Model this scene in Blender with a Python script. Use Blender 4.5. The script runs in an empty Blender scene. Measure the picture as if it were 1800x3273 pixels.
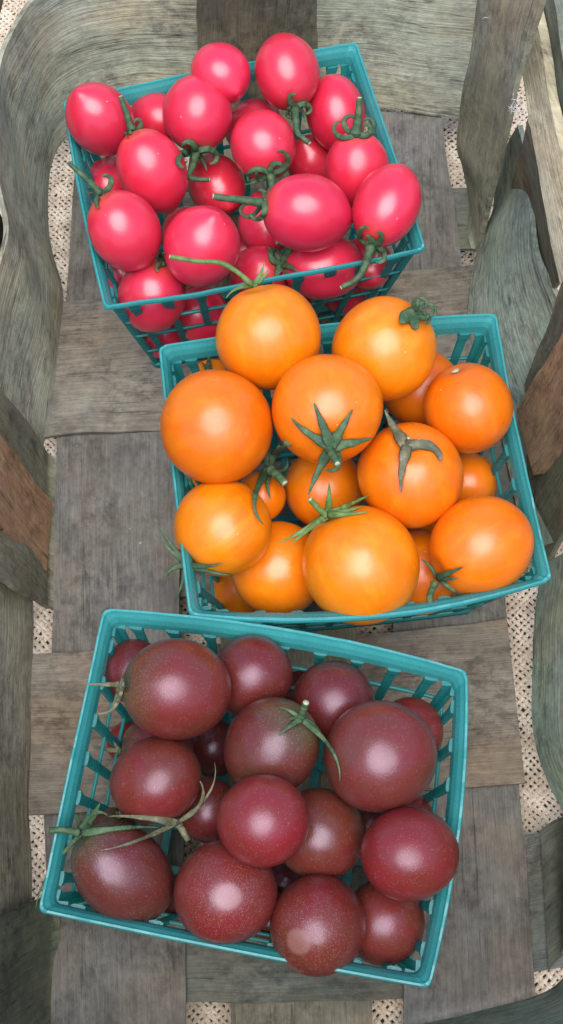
import bpy, math, random
import numpy as np
from mathutils import Vector, Matrix, Quaternion

scene = bpy.context.scene
COL = scene.collection

# ---------------------------------------------------------------- camera
FOC, CAM_H, PITCH, ROLL = 4090.95, 0.45927, 0.37498, 0.00439   # focal length in px of a 1800 px wide frame
PX = 1800.0 / 1417.0
_r = np.array([1, 0, 0.]); _u = np.array([0, math.cos(PITCH), math.sin(PITCH)]); _f = np.array([0, math.sin(PITCH), -math.cos(PITCH)])
RIGHT = math.cos(ROLL) * _r + math.sin(ROLL) * _u
UP = -math.sin(ROLL) * _r + math.cos(ROLL) * _u
FWD = _f
EYE = np.array([0, 0, CAM_H])
cam_d = bpy.data.cameras.new('camera'); cam = bpy.data.objects.new('camera', cam_d); COL.objects.link(cam)
cam.matrix_world = Matrix(((RIGHT[0], UP[0], -FWD[0], EYE[0]), (RIGHT[1], UP[1], -FWD[1], EYE[1]), (RIGHT[2], UP[2], -FWD[2], EYE[2]), (0, 0, 0, 1)))
cam_d.sensor_fit = 'VERTICAL'; cam_d.sensor_height = 36.0; cam_d.lens = 36.0 * FOC / 3273.0
cam_d.clip_start = 0.01; cam_d.clip_end = 50
scene.camera = cam

# ---------------------------------------------------------------- sky, sun, exposure
SUN_DIR = Vector((-0.02, -0.26, 0.96)).normalized()
world = bpy.data.worlds.new('World'); scene.world = world; world.use_nodes = True
wn = world.node_tree.nodes; wl = world.node_tree.links
bg = wn['Background']; sky = wn.new('ShaderNodeTexSky'); sky.sky_type = 'NISHITA'; sky.sun_disc = False
sky.sun_elevation = math.asin(SUN_DIR.z); sky.sun_rotation = math.atan2(SUN_DIR.x, SUN_DIR.y)
sky.air_density = 1.0; sky.dust_density = 1.5; sky.ozone_density = 1.0
wl.new(sky.outputs[0], bg.inputs[0]); bg.inputs[1].default_value = 0.065
sun_d = bpy.data.lights.new('sun', 'SUN'); sun = bpy.data.objects.new('sun', sun_d); COL.objects.link(sun)
sun_d.energy = 1.5; sun_d.angle = math.radians(54); sun_d.color = (1.0, 0.98, 0.95)
sun.rotation_mode = 'QUATERNION'; sun.rotation_quaternion = SUN_DIR.to_track_quat('Z', 'Y'); sun.location = SUN_DIR * 2
scene.view_settings.view_transform = 'Standard'; scene.view_settings.look = 'None'
scene.view_settings.exposure = 1.82; scene.view_settings.gamma = 1.0
scene.cycles.max_bounces = 8; scene.cycles.caustics_reflective = False; scene.cycles.caustics_refractive = False

# ---------------------------------------------------------------- helpers
rng = random.Random(7)
nrg = np.random.default_rng(7)
def ray(x, y):            # a direction of unit depth through a picture point
    return (x * PX - 900) / FOC * RIGHT - (y * PX - 1636.5) / FOC * UP + FWD
def at(x, y, z):          # the place at height z seen at that picture point
    d = ray(x, y); return EYE + d * (z - CAM_H) / d[2]
def unit(v): return v / (np.linalg.norm(v) + 1e-12)

def obj(name, verts, faces, mat, parent=None, smooth=True, uv=None):
    me = bpy.data.meshes.new(name); me.from_pydata([tuple(v) for v in verts], [], [tuple(f) for f in faces]); me.update()
    if smooth: me.polygons.foreach_set('use_smooth', [True] * len(me.polygons))
    if uv is not None:
        lay = me.uv_layers.new(name='UVMap')
        idx = np.empty(len(me.loops), dtype=np.int32); me.loops.foreach_get('vertex_index', idx)
        lay.data.foreach_set('uv', np.asarray(uv, dtype=np.float32)[idx].ravel())
    me.materials.append(mat)
    o = bpy.data.objects.new(name, me); COL.objects.link(o)
    if parent is not None: o.parent = parent
    return o
def empty(name, loc=(0, 0, 0)):
    o = bpy.data.objects.new(name, None); COL.objects.link(o); o.location = loc; o.empty_display_size = .01; return o
def tag(o, label, cat, group=None):
    o['label'] = label; o['category'] = cat
    if group: o['group'] = group
def world_child(o, parent):   # parts are modelled in world coordinates
    o.parent = parent; o.matrix_parent_inverse = parent_world(parent).inverted()
def parent_world(o):
    m = o.matrix_basis.copy()
    if o.parent is not None: m = parent_world(o.parent) @ o.matrix_parent_inverse @ m
    return m

def spline(pts, n):           # Catmull-Rom through the points, n samples, even in length
    p = np.asarray(pts, float)
    if len(p) == 2: return p[0] + (p[1] - p[0]) * np.linspace(0, 1, n)[:, None]
    q = np.vstack([2 * p[0] - p[1], p, 2 * p[-1] - p[-2]])
    out = []
    for i in range(1, len(q) - 2):
        t = np.linspace(0, 1, 24, endpoint=False)[:, None]
        out.append(.5 * ((2 * q[i]) + (-q[i-1] + q[i+1]) * t + (2*q[i-1] - 5*q[i] + 4*q[i+1] - q[i+2]) * t**2 + (-q[i-1] + 3*q[i] - 3*q[i+1] + q[i+2]) * t**3))
    c = np.vstack(out + [p[-1:]])
    s = np.r_[0, np.cumsum(np.linalg.norm(np.diff(c[:, :3], axis=0), axis=1))]
    u = np.linspace(0, s[-1], n)
    return np.stack([np.interp(u, s, c[:, k]) for k in range(c.shape[1])], 1)

def tube(path, rad, side=8, flat=1.0, nrm=None, cap=True):
    """round or flattened tube along a path; nrm = per point normal for the flat side"""
    P = np.asarray(path, float); n = len(P); rad = np.broadcast_to(np.asarray(rad, float), (n,))
    T = np.gradient(P, axis=0); T /= np.linalg.norm(T, axis=1)[:, None] + 1e-12
    V = []
    ref = np.array([0, 0, 1.]) if nrm is None else None
    b = None
    for i in range(n):
        if nrm is not None:
            a = np.asarray(nrm[i], float)
        else:
            a = ref if b is None else b
            if abs(a @ T[i]) > .95: a = np.array([1., 0, 0])
        a = unit(a - T[i] * (a @ T[i])); s = np.cross(T[i], a); b = a
        for k in range(side):
            t = 2 * math.pi * k / side
            V.append(P[i] + rad[i] * (math.cos(t) * s + math.sin(t) * flat * a))
    F = [(i*side+k, i*side+(k+1) % side, (i+1)*side+(k+1) % side, (i+1)*side+k) for i in range(n-1) for k in range(side)]
    if cap:
        F.append(tuple(range(side-1, -1, -1))); F.append(tuple((n-1)*side+k for k in range(side)))
    return V, F

# ---------------------------------------------------------------- materials
def new_mat(name):
    m = bpy.data.materials.new(name); m.use_nodes = True
    nt = m.node_tree; b = nt.nodes['Principled BSDF']
    return m, nt, b
def nd(nt, typ, **kw):
    n = nt.nodes.new(typ)
    for k, v in kw.items(): setattr(n, k, v)
    return n
def noise(nt, vec, scale, detail=3, rough=.55, dist=0.0):
    n = nd(nt, 'ShaderNodeTexNoise'); n.inputs['Scale'].default_value = scale; n.inputs['Detail'].default_value = detail
    n.inputs['Roughness'].default_value = rough; n.inputs['Distortion'].default_value = dist
    if vec is not None: nt.links.new(vec, n.inputs['Vector'])
    return n.outputs['Fac']
def ramp(nt, fac, stops):
    r = nd(nt, 'ShaderNodeValToRGB'); e = r.color_ramp.elements
    while len(e) < len(stops): e.new(.5)
    for k, (p, c) in enumerate(stops):
        e[k].position = p; e[k].color = c if len(c) == 4 else (*c, 1)
    nt.links.new(fac, r.inputs[0]); return r.outputs[0]
def grey(v): return (v, v, v, 1)
def mix(nt, fac, a, b, mode='MIX'):
    m = nd(nt, 'ShaderNodeMix', data_type='RGBA', blend_type=mode, clamp_factor=True)
    if isinstance(fac, (int, float)): m.inputs[0].default_value = fac
    else: nt.links.new(fac, m.inputs[0])
    for k, v in ((6, a), (7, b)):
        if isinstance(v, tuple): m.inputs[k].default_value = v if len(v) == 4 else (*v, 1)
        else: nt.links.new(v, m.inputs[k])
    return m.outputs[2]
def math_n(nt, op, a, b=None, c=None):
    m = nd(nt, 'ShaderNodeMath', operation=op)
    for k, v in enumerate((a, b, c)):
        if v is None: continue
        if isinstance(v, (int, float)): m.inputs[k].default_value = v
        else: nt.links.new(v, m.inputs[k])
    return m.outputs[0]
def bump(nt, height, strength, dist, b, prev=None):
    n = nd(nt, 'ShaderNodeBump'); n.inputs['Strength'].default_value = strength; n.inputs['Distance'].default_value = dist
    nt.links.new(height, n.inputs['Height'])
    if prev is not None: nt.links.new(prev, n.inputs['Normal'])
    if b is not None: nt.links.new(n.outputs[0], b.inputs['Normal'])
    return n.outputs[0]
def obj_vec(nt, rnd=True):
    tc = nd(nt, 'ShaderNodeTexCoord'); v = tc.outputs['Object']
    if rnd:
        oi = nd(nt, 'ShaderNodeObjectInfo'); a = nd(nt, 'ShaderNodeVectorMath', operation='ADD')
        s = nd(nt, 'ShaderNodeVectorMath', operation='SCALE'); cx = nd(nt, 'ShaderNodeCombineXYZ')
        for k in range(3): nt.links.new(oi.outputs['Random'], cx.inputs[k])
        nt.links.new(cx.outputs[0], s.inputs[0]); s.inputs[3].default_value = 3.7
        nt.links.new(v, a.inputs[0]); nt.links.new(s.outputs[0], a.inputs[1]); v = a.outputs[0]
    return v

def wood_mat(name):
    """weathered splint: object colour gives the tint, its alpha how much green algae grows on it"""
    m, nt, b = new_mat(name)
    uv = nd(nt, 'ShaderNodeUVMap'); oi = nd(nt, 'ShaderNodeObjectInfo')
    off = nd(nt, 'ShaderNodeCombineXYZ'); nt.links.new(math_n(nt, 'MULTIPLY', oi.outputs['Random'], 9.0), off.inputs[0]); nt.links.new(math_n(nt, 'MULTIPLY', oi.outputs['Random'], 5.3), off.inputs[1])
    def mapped(sx, sy):
        mp = nd(nt, 'ShaderNodeMapping'); mp.inputs['Scale'].default_value = (sx, sy, 1)
        ad = nd(nt, 'ShaderNodeVectorMath', operation='ADD'); nt.links.new(uv.outputs[0], ad.inputs[0]); nt.links.new(off.outputs[0], ad.inputs[1])
        nt.links.new(ad.outputs[0], mp.inputs['Vector']); return mp.outputs[0]
    fine = noise(nt, mapped(75, 3000), 1.0, 3, .6, .03)
    mid = noise(nt, mapped(22, 800), 1.0, 4, .6, .05)
    blot = noise(nt, mapped(30, 45), 1.0, 7, .68, .0)
    mold = noise(nt, mapped(130, 190), 1.0, 8, .78, .0)
    area = noise(nt, mapped(22, 26), 1.0, 3, .5, .0)
    speck = noise(nt, mapped(520, 700), 1.0, 2, .5)
    col = mix(nt, 1.0, oi.outputs['Color'], ramp(nt, mid, [(.28, grey(.80)), (.5, grey(1.0)), (.75, grey(1.16))]), 'MULTIPLY')
    col = mix(nt, 1.0, col, ramp(nt, fine, [(.3, grey(.78)), (.5, grey(1.0)), (.72, grey(1.18))]), 'MULTIPLY')
    col = mix(nt, 1.0, col, ramp(nt, blot, [(.25, grey(.55)), (.5, grey(1.0)), (.78, grey(1.35))]), 'MULTIPLY')
    col = mix(nt, 1.0, col, ramp(nt, noise(nt, mapped(240, 330), 1.0, 6, .75, .0), [(.3, grey(.72)), (.5, grey(1.0)), (.75, grey(1.26))]), 'MULTIPLY')
    warm = mix(nt, 1.0, col, (1.12, .96, .82), 'MULTIPLY')
    col = mix(nt, ramp(nt, area, [(.45, grey(0)), (.68, grey(.85))]), col, warm)
    green = mix(nt, 1.0, col, (.80, 1.02, .90), 'MULTIPLY')
    gfac = math_n(nt, 'MULTIPLY', ramp(nt, noise(nt, mapped(11, 40), 1.0, 5, .6, .0), [(.3, grey(.2)), (.62, grey(1))]), oi.outputs['Alpha'])
    col = mix(nt, gfac, col, green)
    dark = mix(nt, 1.0, col, (.46, .45, .47), 'MULTIPLY')
    mfac = math_n(nt, 'MULTIPLY', ramp(nt, mold, [(.44, grey(0)), (.60, grey(1))]), ramp(nt, noise(nt, mapped(34, 40), 1.0, 4, .6, .0), [(.40, grey(.0)), (.60, grey(1))]))
    col = mix(nt, mfac, col, dark)
    crack = math_n(nt, 'MULTIPLY', ramp(nt, noise(nt, mapped(7, 210), 1.0, 3, .5, .0), [(.488, grey(0)), (.5, grey(1)), (.512, grey(0))]), ramp(nt, noise(nt, mapped(26, 60), 1.0, 2, .5, .0), [(.48, grey(0)), (.58, grey(.75))]))
    col = mix(nt, crack, col, (.03, .026, .022))
    col = mix(nt, ramp(nt, speck, [(.75, grey(0)), (.79, grey(.6))]), col, (.035, .032, .03))
    col = mix(nt, ramp(nt, noise(nt, mapped(330, 410), 1.0, 1, .5), [(.80, grey(0)), (.82, grey(.6))]), col, (.40, .39, .36))
    nt.links.new(col, b.inputs['Base Color'])
    b.inputs['Roughness'].default_value = .78; b.inputs['Specular IOR Level'].default_value = .3
    h = math_n(nt, 'ADD', math_n(nt, 'MULTIPLY', fine, .6), mid)
    n1 = bump(nt, h, .75, .0006, None)
    bump(nt, blot, .4, .0012, b, n1)
    return m
WOOD = wood_mat('weathered_wood')

def plastic_mat():
    m, nt, b = new_mat('teal_plastic')
    v = obj_vec(nt, False)
    c = ramp(nt, noise(nt, v, 60, 3), [(.3, (.045, .30, .31)), (.7, (.06, .38, .385))])
    nt.links.new(c, b.inputs['Base Color']); b.inputs['Roughness'].default_value = .34
    b.inputs['Specular IOR Level'].default_value = .6
    rr = ramp(nt, noise(nt, v, 900, 2), [(.3, grey(.20)), (.75, grey(.42))]); nt.links.new(rr, b.inputs['Roughness'])
    bump(nt, noise(nt, v, 500, 3), .22, .0004, b)
    t = nd(nt, 'ShaderNodeBsdfTranslucent'); t.inputs[0].default_value = (.02, .50, .50, 1)
    mx = nd(nt, 'ShaderNodeMixShader'); mx.inputs[0].default_value = .42
    nt.links.new(b.outputs[0], mx.inputs[1]); nt.links.new(t.outputs[0], mx.inputs[2])
    nt.links.new(mx.outputs[0], nt.nodes['Material Output'].inputs[0]); return m
PLASTIC = plastic_mat()
def shaded_plastic():      # ribs let some of what lies behind through, darkened to stand in for shade
    m = PLASTIC.copy(); m.name = 'shaded_teal_plastic'; nt = m.node_tree; out = nt.nodes['Material Output']
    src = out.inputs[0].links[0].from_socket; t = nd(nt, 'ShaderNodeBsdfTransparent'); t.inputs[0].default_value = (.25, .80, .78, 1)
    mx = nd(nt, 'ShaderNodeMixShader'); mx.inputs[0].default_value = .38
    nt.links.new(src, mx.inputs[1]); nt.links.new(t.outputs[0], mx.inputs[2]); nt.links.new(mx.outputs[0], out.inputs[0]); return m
SHADED_PLASTIC = shaded_plastic()

def fruit_mat(name, base, alt, shoulder, rough, sss, glow, speck=0.0, tip=None, streak=None, coat=.16, tint=(1, .93, 1)):
    m, nt, b = new_mat(name)
    v = obj_vec(nt); oi = nd(nt, 'ShaderNodeObjectInfo')
    pol = nd(nt, 'ShaderNodeAttribute', attribute_name='polar').outputs['Fac']
    col = mix(nt, ramp(nt, noise(nt, v, 55, 4, .6, .4), [(.35, grey(0)), (.7, grey(1))]), base, alt)
    if streak: 
        st = nd(nt, 'ShaderNodeMapping'); st.inputs['Scale'].default_value = (260, 260, 45); nt.links.new(v, st.inputs['Vector'])
        col = mix(nt, ramp(nt, noise(nt, st.outputs[0], 1.0, 3, .6), [(.48, grey(0)), (.75, grey(.55))]), col, streak)
    nz = math_n(nt, 'MULTIPLY', math_n(nt, 'SUBTRACT', noise(nt, v, 90, 3), .5), .25)
    pz = math_n(nt, 'ADD', pol, nz)
    col = mix(nt, ramp(nt, pz, [(.04, grey(.9)), (.36 if speck else .22, grey(0))]), col, shoulder)
    if tip: col = mix(nt, math_n(nt, 'MULTIPLY', oi.outputs['Alpha'], ramp(nt, math_n(nt, 'ADD', pol, math_n(nt, 'MULTIPLY', nz, .12)), [(.905, grey(0)), (.93, grey(.8))])), col, tip)
    col = mix(nt, 1.0, col, oi.outputs['Color'], 'MULTIPLY')
    if speck:
        vo = nd(nt, 'ShaderNodeTexVoronoi'); vo.inputs['Scale'].default_value = 2500; nt.links.new(v, vo.inputs['Vector'])
        dot = ramp(nt, vo.outputs['Distance'], [(.16, grey(1)), (.30, grey(0))])
        sep = nd(nt, 'ShaderNodeSeparateColor'); nt.links.new(vo.outputs['Color'], sep.inputs[0])
        zone = math_n(nt, 'ADD', ramp(nt, pz, [(.12, grey(.95)), (.40, grey(.25)), (.95, grey(.2))]), math_n(nt, 'MULTIPLY', oi.outputs['Alpha'], ramp(nt, pol, [(.55, grey(0)), (.78, grey(.8)), (.91, grey(.8)), (.93, grey(0))])))
        keep = math_n(nt, 'LESS_THAN', sep.outputs[0], math_n(nt, 'MULTIPLY', zone, speck))
        col = mix(nt, math_n(nt, 'MULTIPLY', dot, math_n(nt, 'MULTIPLY', keep, .6)), col, (.36, .26, .19))
    else:
        vo = nd(nt, 'ShaderNodeTexVoronoi'); vo.inputs['Scale'].default_value = 330; nt.links.new(v, vo.inputs['Vector'])
        sep = nd(nt, 'ShaderNodeSeparateColor'); nt.links.new(vo.outputs['Color'], sep.inputs[0])
        dot = math_n(nt, 'MULTIPLY', ramp(nt, vo.outputs['Distance'], [(.05, grey(1)), (.09, grey(0))]), math_n(nt, 'LESS_THAN', sep.outputs[0], .10))
        col = mix(nt, math_n(nt, 'MULTIPLY', dot, .6), col, (.8, .62, .45))
    nt.links.new(col, b.inputs['Base Color'])
    b.inputs['Subsurface Weight'].default_value = sss; b.inputs['Subsurface Radius'].default_value = glow; b.inputs['Subsurface Scale'].default_value = .004
    r = ramp(nt, noise(nt, v, 130, 4), [(.3, grey(rough - .08)), (.7, grey(rough + .10))]); nt.links.new(r, b.inputs['Roughness'])
    b.inputs['Specular IOR Level'].default_value = .5
    b.inputs['Specular Tint'].default_value = (*tint, 1); b.inputs['Coat Weight'].default_value = coat; b.inputs['Coat Roughness'].default_value = .25
    n1 = bump(nt, noise(nt, v, 2600, 2), .10 if not speck else .30, .0002, None)
    n2 = bump(nt, noise(nt, v, 160, 2), .12, .0008, None, n1)
    bump(nt, noise(nt, v, 80, 1, .4, .0), .4, .0014, b, n2)
    return m
RED = fruit_mat('red_skin', (.56, .022, .058), (.54, .014, .038), (.55, .06, .035), .34, .25, (1, .25, .2), coat=.5)
ORANGE = fruit_mat('orange_skin', (.64, .132, .001), (.66, .175, .002), (.62, .15, .003), .34, .3, (1, .45, .1), streak=(.68, .23, .007))
PURPLE = fruit_mat('purple_skin', (.110, .013, .014), (.082, .021, .013), (.056, .042, .018), .30, .10, (1, .3, .25), tint=(.80, .74, 1.0), speck=.85, tip=(.15, .07, .06))

def leaf_mat(name, c1, c2, c3):
    m, nt, b = new_mat(name); v = obj_vec(nt)
    col = ramp(nt, noise(nt, v, 350, 4, .65), [(.25, c1), (.5, c2), (.78, c3)])
    nt.links.new(col, b.inputs['Base Color']); b.inputs['Roughness'].default_value = .6
    b.inputs['Specular IOR Level'].default_value = .35
    bump(nt, noise(nt, v, 1400, 3), .5, .0004, b); return m
GREEN = leaf_mat('green_calyx', (.014, .036, .015), (.038, .080, .036), (.11, .15, .07))
FRESH = leaf_mat('fresh_green_calyx', (.035, .085, .02), (.085, .16, .04), (.18, .24, .09))
DRY = leaf_mat('dry_calyx', (.035, .04, .02), (.085, .09, .05), (.26, .21, .13))
PALE = leaf_mat('pale_cut_stem', (.22, .24, .14), (.34, .36, .24), (.46, .46, .34))

def burlap_mat():
    m, nt, b = new_mat('burlap_strand'); v = obj_vec(nt, False)
    c = ramp(nt, noise(nt, v, 130, 4), [(.25, (.36, .28, .20)), (.5, (.52, .43, .33)), (.75, (.64, .56, .45))])
    c = mix(nt, 1.0, c, ramp(nt, noise(nt, v, 1500, 3), [(.3, grey(.65)), (.7, grey(1.15))]), 'MULTIPLY')
    nt.links.new(c, b.inputs['Base Color']); b.inputs['Roughness'].default_value = .9; b.inputs['Specular IOR Level'].default_value = .15
    bump(nt, noise(nt, v, 1800, 3), .6, .0005, b); return m
BURLAP = burlap_mat()
def soil_mat():
    m, nt, b = new_mat('dark_ground'); v = obj_vec(nt, False)
    c = ramp(nt, noise(nt, v, 90, 5), [(.3, (.09, .075, .06)), (.7, (.17, .14, .11))])
    nt.links.new(c, b.inputs['Base Color']); b.inputs['Roughness'].default_value = .95
    bump(nt, noise(nt, v, 200, 5), .6, .002, b); return m
SOIL = soil_mat()
def web_mat():
    m, nt, b = new_mat('cobweb_silk'); v = obj_vec(nt, False)
    nt.links.new(ramp(nt, noise(nt, v, 500, 2), [(.3, grey(.55)), (.7, grey(.75))]), b.inputs['Base Color']); b.inputs['Roughness'].default_value = .6
    b.inputs['Alpha'].default_value = .75; return m
SILK = web_mat()

# ---------------------------------------------------------------- ground and burlap mat
g = obj('ground', [(-.6, -.5, -.019), (.6, -.5, -.019), (.6, .95, -.019), (-.6, .95, -.019)], [(0, 1, 2, 3)], SOIL); g['kind'] = 'structure'

def burlap():
    """plain weave of strands laid on the diagonal, every strand real"""
    x0, x1, y0, y1 = -.225, .225, -.09, .56; p = .0021; h = .00055; z = -.0135
    V = []; F = []; base = 0
    s2 = math.sqrt(.5)
    for fam in (0, 1):
        e = np.array([s2, s2]) if fam == 0 else np.array([s2, -s2]); q = np.array([-s2, s2]) if fam == 0 else np.array([s2, s2])
        corners = np.array([(x0, y0), (x1, y0), (x1, y1), (x0, y1)]); pr = corners @ q
        for i in range(int(math.floor(pr.min() / p)) + 1, int(math.ceil(pr.max() / p))):
            o = q * i * p
            ts = []
            for a, lo, hi in ((0, x0, x1), (1, y0, y1)):
                ta, tb = sorted(((lo - o[a]) / e[a], (hi - o[a]) / e[a])); ts.append((ta, tb))
            ta = max(t[0] for t in ts); tb = min(t[1] for t in ts)
            if tb - ta < 3 * p: continue
            j = np.arange(math.ceil(ta / p), math.floor(tb / p), .5)
            if len(j) < 4: continue
            n = len(j); t = j * p
            wob = np.convolve(nrg.normal(0, .00045, n + 6), np.ones(4) / 4, 'same')[3:-3]
            ev = np.where((np.round(j * 2).astype(int) % 2) == 0, np.where(((j.round().astype(int) + i) % 2) == fam, 1.0, -1.0), 0.0)
            w = .00072 * (1 + .3 * nrg.normal() * .5) * (1 + .12 * nrg.normal(0, 1, n))
            c = o[None, :] + e[None, :] * t[:, None] + q[None, :] * wob[:, None]
            zc = z + h * ev
            for sgn, dz in ((-1, -.00035), (0, .00040), (1, -.00035)):
                V.append(np.stack([c[:, 0] + q[0] * sgn * w, c[:, 1] + q[1] * sgn * w, zc + dz], 1))
            k = np.arange(n - 1)
            for c0 in (0, 1):
                a = base + c0 * n + k; bb = base + (c0 + 1) * n + k
                F.append(np.stack([a, a + 1, bb + 1, bb], 1))
            base += 3 * n
    V = np.vstack(V); F = np.vstack(F)
    me = bpy.data.meshes.new('burlap_mat'); me.vertices.add(len(V)); me.vertices.foreach_set('co', V.astype(np.float32).ravel())
    me.loops.add(F.size); me.loops.foreach_set('vertex_index', F.astype(np.int32).ravel())
    me.polygons.add(len(F)); me.polygons.foreach_set('loop_start', np.arange(0, F.size, 4, dtype=np.int32)); me.polygons.foreach_set('loop_total', np.full(len(F), 4, dtype=np.int32))
    me.polygons.foreach_set('use_smooth', np.ones(len(F), dtype=bool)); me.update(calc_edges=True)
    me.materials.append(BURLAP)
    o = bpy.data.objects.new('burlap_mat', me); COL.objects.link(o)
    tag(o, 'coarse cream burlap mat showing through the gaps under the wooden basket', 'burlap mat')
burlap()

# ---------------------------------------------------------------- the wooden splint basket
trug = empty('splint_basket', (0, .2, -.006))
tag(trug, 'old weathered grey green wooden splint basket holding the three teal berry baskets', 'basket')

def strip(name, eL, eR, tint, green=.3, th=.0016, n=60, m=6, crown=0.0, wav=.0005, label=None, jag=.00028):
    """a bent wooden splint between two edge lines given as (picture x, picture y, height)"""
    a = spline([at(*q) for q in eL], n); b = spline([at(*q) for q in eR], n)
    ph = [rng.uniform(0, 6.28) for _ in range(6)]
    u = np.linspace(0, 1, n)
    ln = np.r_[0, np.cumsum(np.linalg.norm(np.diff((a + b) / 2, axis=0), axis=1))]
    wd = np.linalg.norm(b - a, axis=1)
    ac = unit((b - a).mean(0))
    def jit(): 
        k = np.convolve(nrg.normal(0, 1, n + 8), np.ones(5) / 5, 'same')[4:-4]
        return (jag * k)[:, None] * ac
    a = a + jit(); b = b + jit()
    G = np.zeros((n, m + 1, 3))
    for j in range(m + 1):
        G[:, j] = a + (b - a) * (j / m)
    dU = np.gradient(G, axis=0); dV = np.gradient(G, axis=1)
    N = np.cross(dU, dV); N /= np.linalg.norm(N, axis=2)[:, :, None] + 1e-12
    if (N.reshape(-1, 3) * (EYE - G.reshape(-1, 3))).sum() < 0: N = -N
    v = np.linspace(-1, 1, m + 1)
    lift = crown * (1 - v[None, :] ** 2) + wav * (np.sin(ln[:, None] * 70 + ph[0] + v * 1.3) + .7 * np.sin(ln[:, None] * 141 + ph[1] - v * 2.0))
    G = G + N * lift[:, :, None]
    top = G.reshape(-1, 3); bot = (G - N * th).reshape(-1, 3)
    uvt = np.stack([np.repeat(ln, m + 1), (wd[:, None] * np.linspace(0, 1, m + 1)[None, :]).ravel()], 1)
    V = [top, bot]; UV = [uvt, uvt]; F = []
    W = m + 1; K = n * W
    for i in range(n - 1):
        for j in range(m):
            q = (i*W+j, i*W+j+1, (i+1)*W+j+1, (i+1)*W+j)
            F.append(q); F.append(tuple(K + t for t in q[::-1]))
    rim = [i*W for i in range(n)] + [(n-1)*W+j for j in range(1, W)] + [i*W+m for i in range(n-2, -1, -1)] + [j for j in range(m-1, 0, -1)]
    base = 2 * K; L = len(rim)
    V += [top[rim], bot[rim]]; UV += [uvt[rim], uvt[rim] + np.array([0, .001])]
    for k in range(L):
        k2 = (k + 1) % L
        F.append((base + k, base + k2, base + L + k2, base + L + k))
    o = obj(name, np.vstack(V), F, WOOD, None, True, np.vstack(UV))
    o.color = (*tint, green)
    world_child(o, trug)
    if label: o['label'] = label
    return o

FL = (.172, .158, .133); FLD = (.140, .132, .119); GRN = (.37, .35, .28); GRB = (.32, .335, .295)
OV, UN = .0018, -.0022
# floor splints running away from the viewer
strip('floor_splint', [(128, 2760, OV), (126, 2420, OV), (112, 2040, UN), (108, 1850, UN), (131, 1630, OV), (142, 1100, OV), (158, 900, UN), (166, 760, UN), (186, 470, OV), (214, 280, OV)],
      [(470, 2760, OV), (466, 2420, OV), (460, 2040, UN), (458, 1850, UN), (452, 1630, OV), (450, 1100, OV), (448, 900, UN), (446, 760, UN), (440, 470, OV), (438, 280, OV)], FLD, .15, n=110)
strip('floor_splint', [(582, 2760, UN), (580, 2500, UN), (566, 2060, OV), (558, 1640, OV), (545, 1350, UN), (540, 1050, OV), (530, 700, OV), (515, 470, UN), (505, 300, OV), (502, 268, .004), (500, 225, .016), (497, 100, .045), (494, -30, .075), (490, -180, .106)],
      [(937, 2760, UN), (935, 2500, UN), (915, 2060, OV), (900, 1640, OV), (885, 1350, UN), (875, 1050, OV), (850, 700, OV), (825, 470, UN), (806, 300, OV), (804, 268, .004), (803, 225, .016), (801, 100, .045), (798, -30, .075), (798, -180, .106)], (.19, .165, .12), .25, n=130,
      label='floor splint bent up the back wall over the curved band')
strip('floor_splint', [(1018, 2760, OV), (1015, 2420, OV), (1000, 1900, UN), (992, 1640, UN), (985, 1350, OV), (975, 1000, UN), (968, 740, UN), (960, 500, OV), (955, 280, OV)],
      [(1368, 2760, OV), (1346, 2480, OV), (1308, 1975, UN), (1280, 1640, UN), (1262, 1350, OV), (1215, 1000, UN), (1172, 740, UN), (1142, 500, OV), (1108, 280, OV)], FLD, .12, n=110)
# splints crossing the floor
strip('cross_splint', [(96, 1118, .002), (135, 1096, .0034), (450, 1079, .0034), (640, 1066, UN), (830, 1050, UN), (1000, 1035, OV), (1240, 1010, OV)],
      [(140, 764, .002), (160, 757, .0034), (440, 735, .0034), (640, 715, UN), (830, 700, UN), (1000, 684, OV), (1200, 664, OV)], FL, .12, n=70)
strip('cross_splint', [(125, 1530, UN), (450, 1500, UN), (640, 1490, OV), (850, 1480, OV), (1000, 1465, UN), (1330, 1440, UN)],
      [(137, 1150, UN), (450, 1130, UN), (640, 1115, OV), (850, 1100, OV), (1000, 1090, UN), (1300, 1070, UN)], FLD, .12, n=60)
strip('cross_splint', [(70, 2050, .003), (200, 2044, .003), (455, 2030, .003), (640, 2015, UN), (840, 2000, UN), (1010, 1993, OV), (1322, 1970, OV)],
      [(72, 1646, .003), (200, 1640, .003), (455, 1628, .003), (640, 1612, UN), (840, 1600, UN), (1010, 1590, OV), (1276, 1556, OV)], (.175, .15, .12), .08, n=70)
strip('cross_splint', [(110, 2560, -.003), (300, 2545, UN), (465, 2523, -.001), (640, 2524, OV), (840, 2520, OV), (1015, 2514, -.001), (1200, 2480, UN), (1350, 2446, UN), (1480, 2420, .002)],
      [(118, 2262, -.003), (300, 2240, UN), (465, 2215, -.001), (640, 2200, OV), (840, 2180, OV), (1015, 2150, -.001), (1200, 2115, UN), (1322, 2098, UN), (1480, 2080, .002)], (.125, .122, .108), .5, n=70)
strip('cross_splint', [(250, 650, UN), (450, 640, UN), (640, 632, OV), (840, 630, OV), (1000, 628, UN), (1160, 627, -.001), (1205, 626, .0005)],
      [(250, 470, UN), (450, 470, UN), (640, 470, OV), (840, 470, OV), (1000, 470, UN), (1140, 471, -.001), (1182, 472, .0005)], (.15, .145, .115), .6, n=50)

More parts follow.
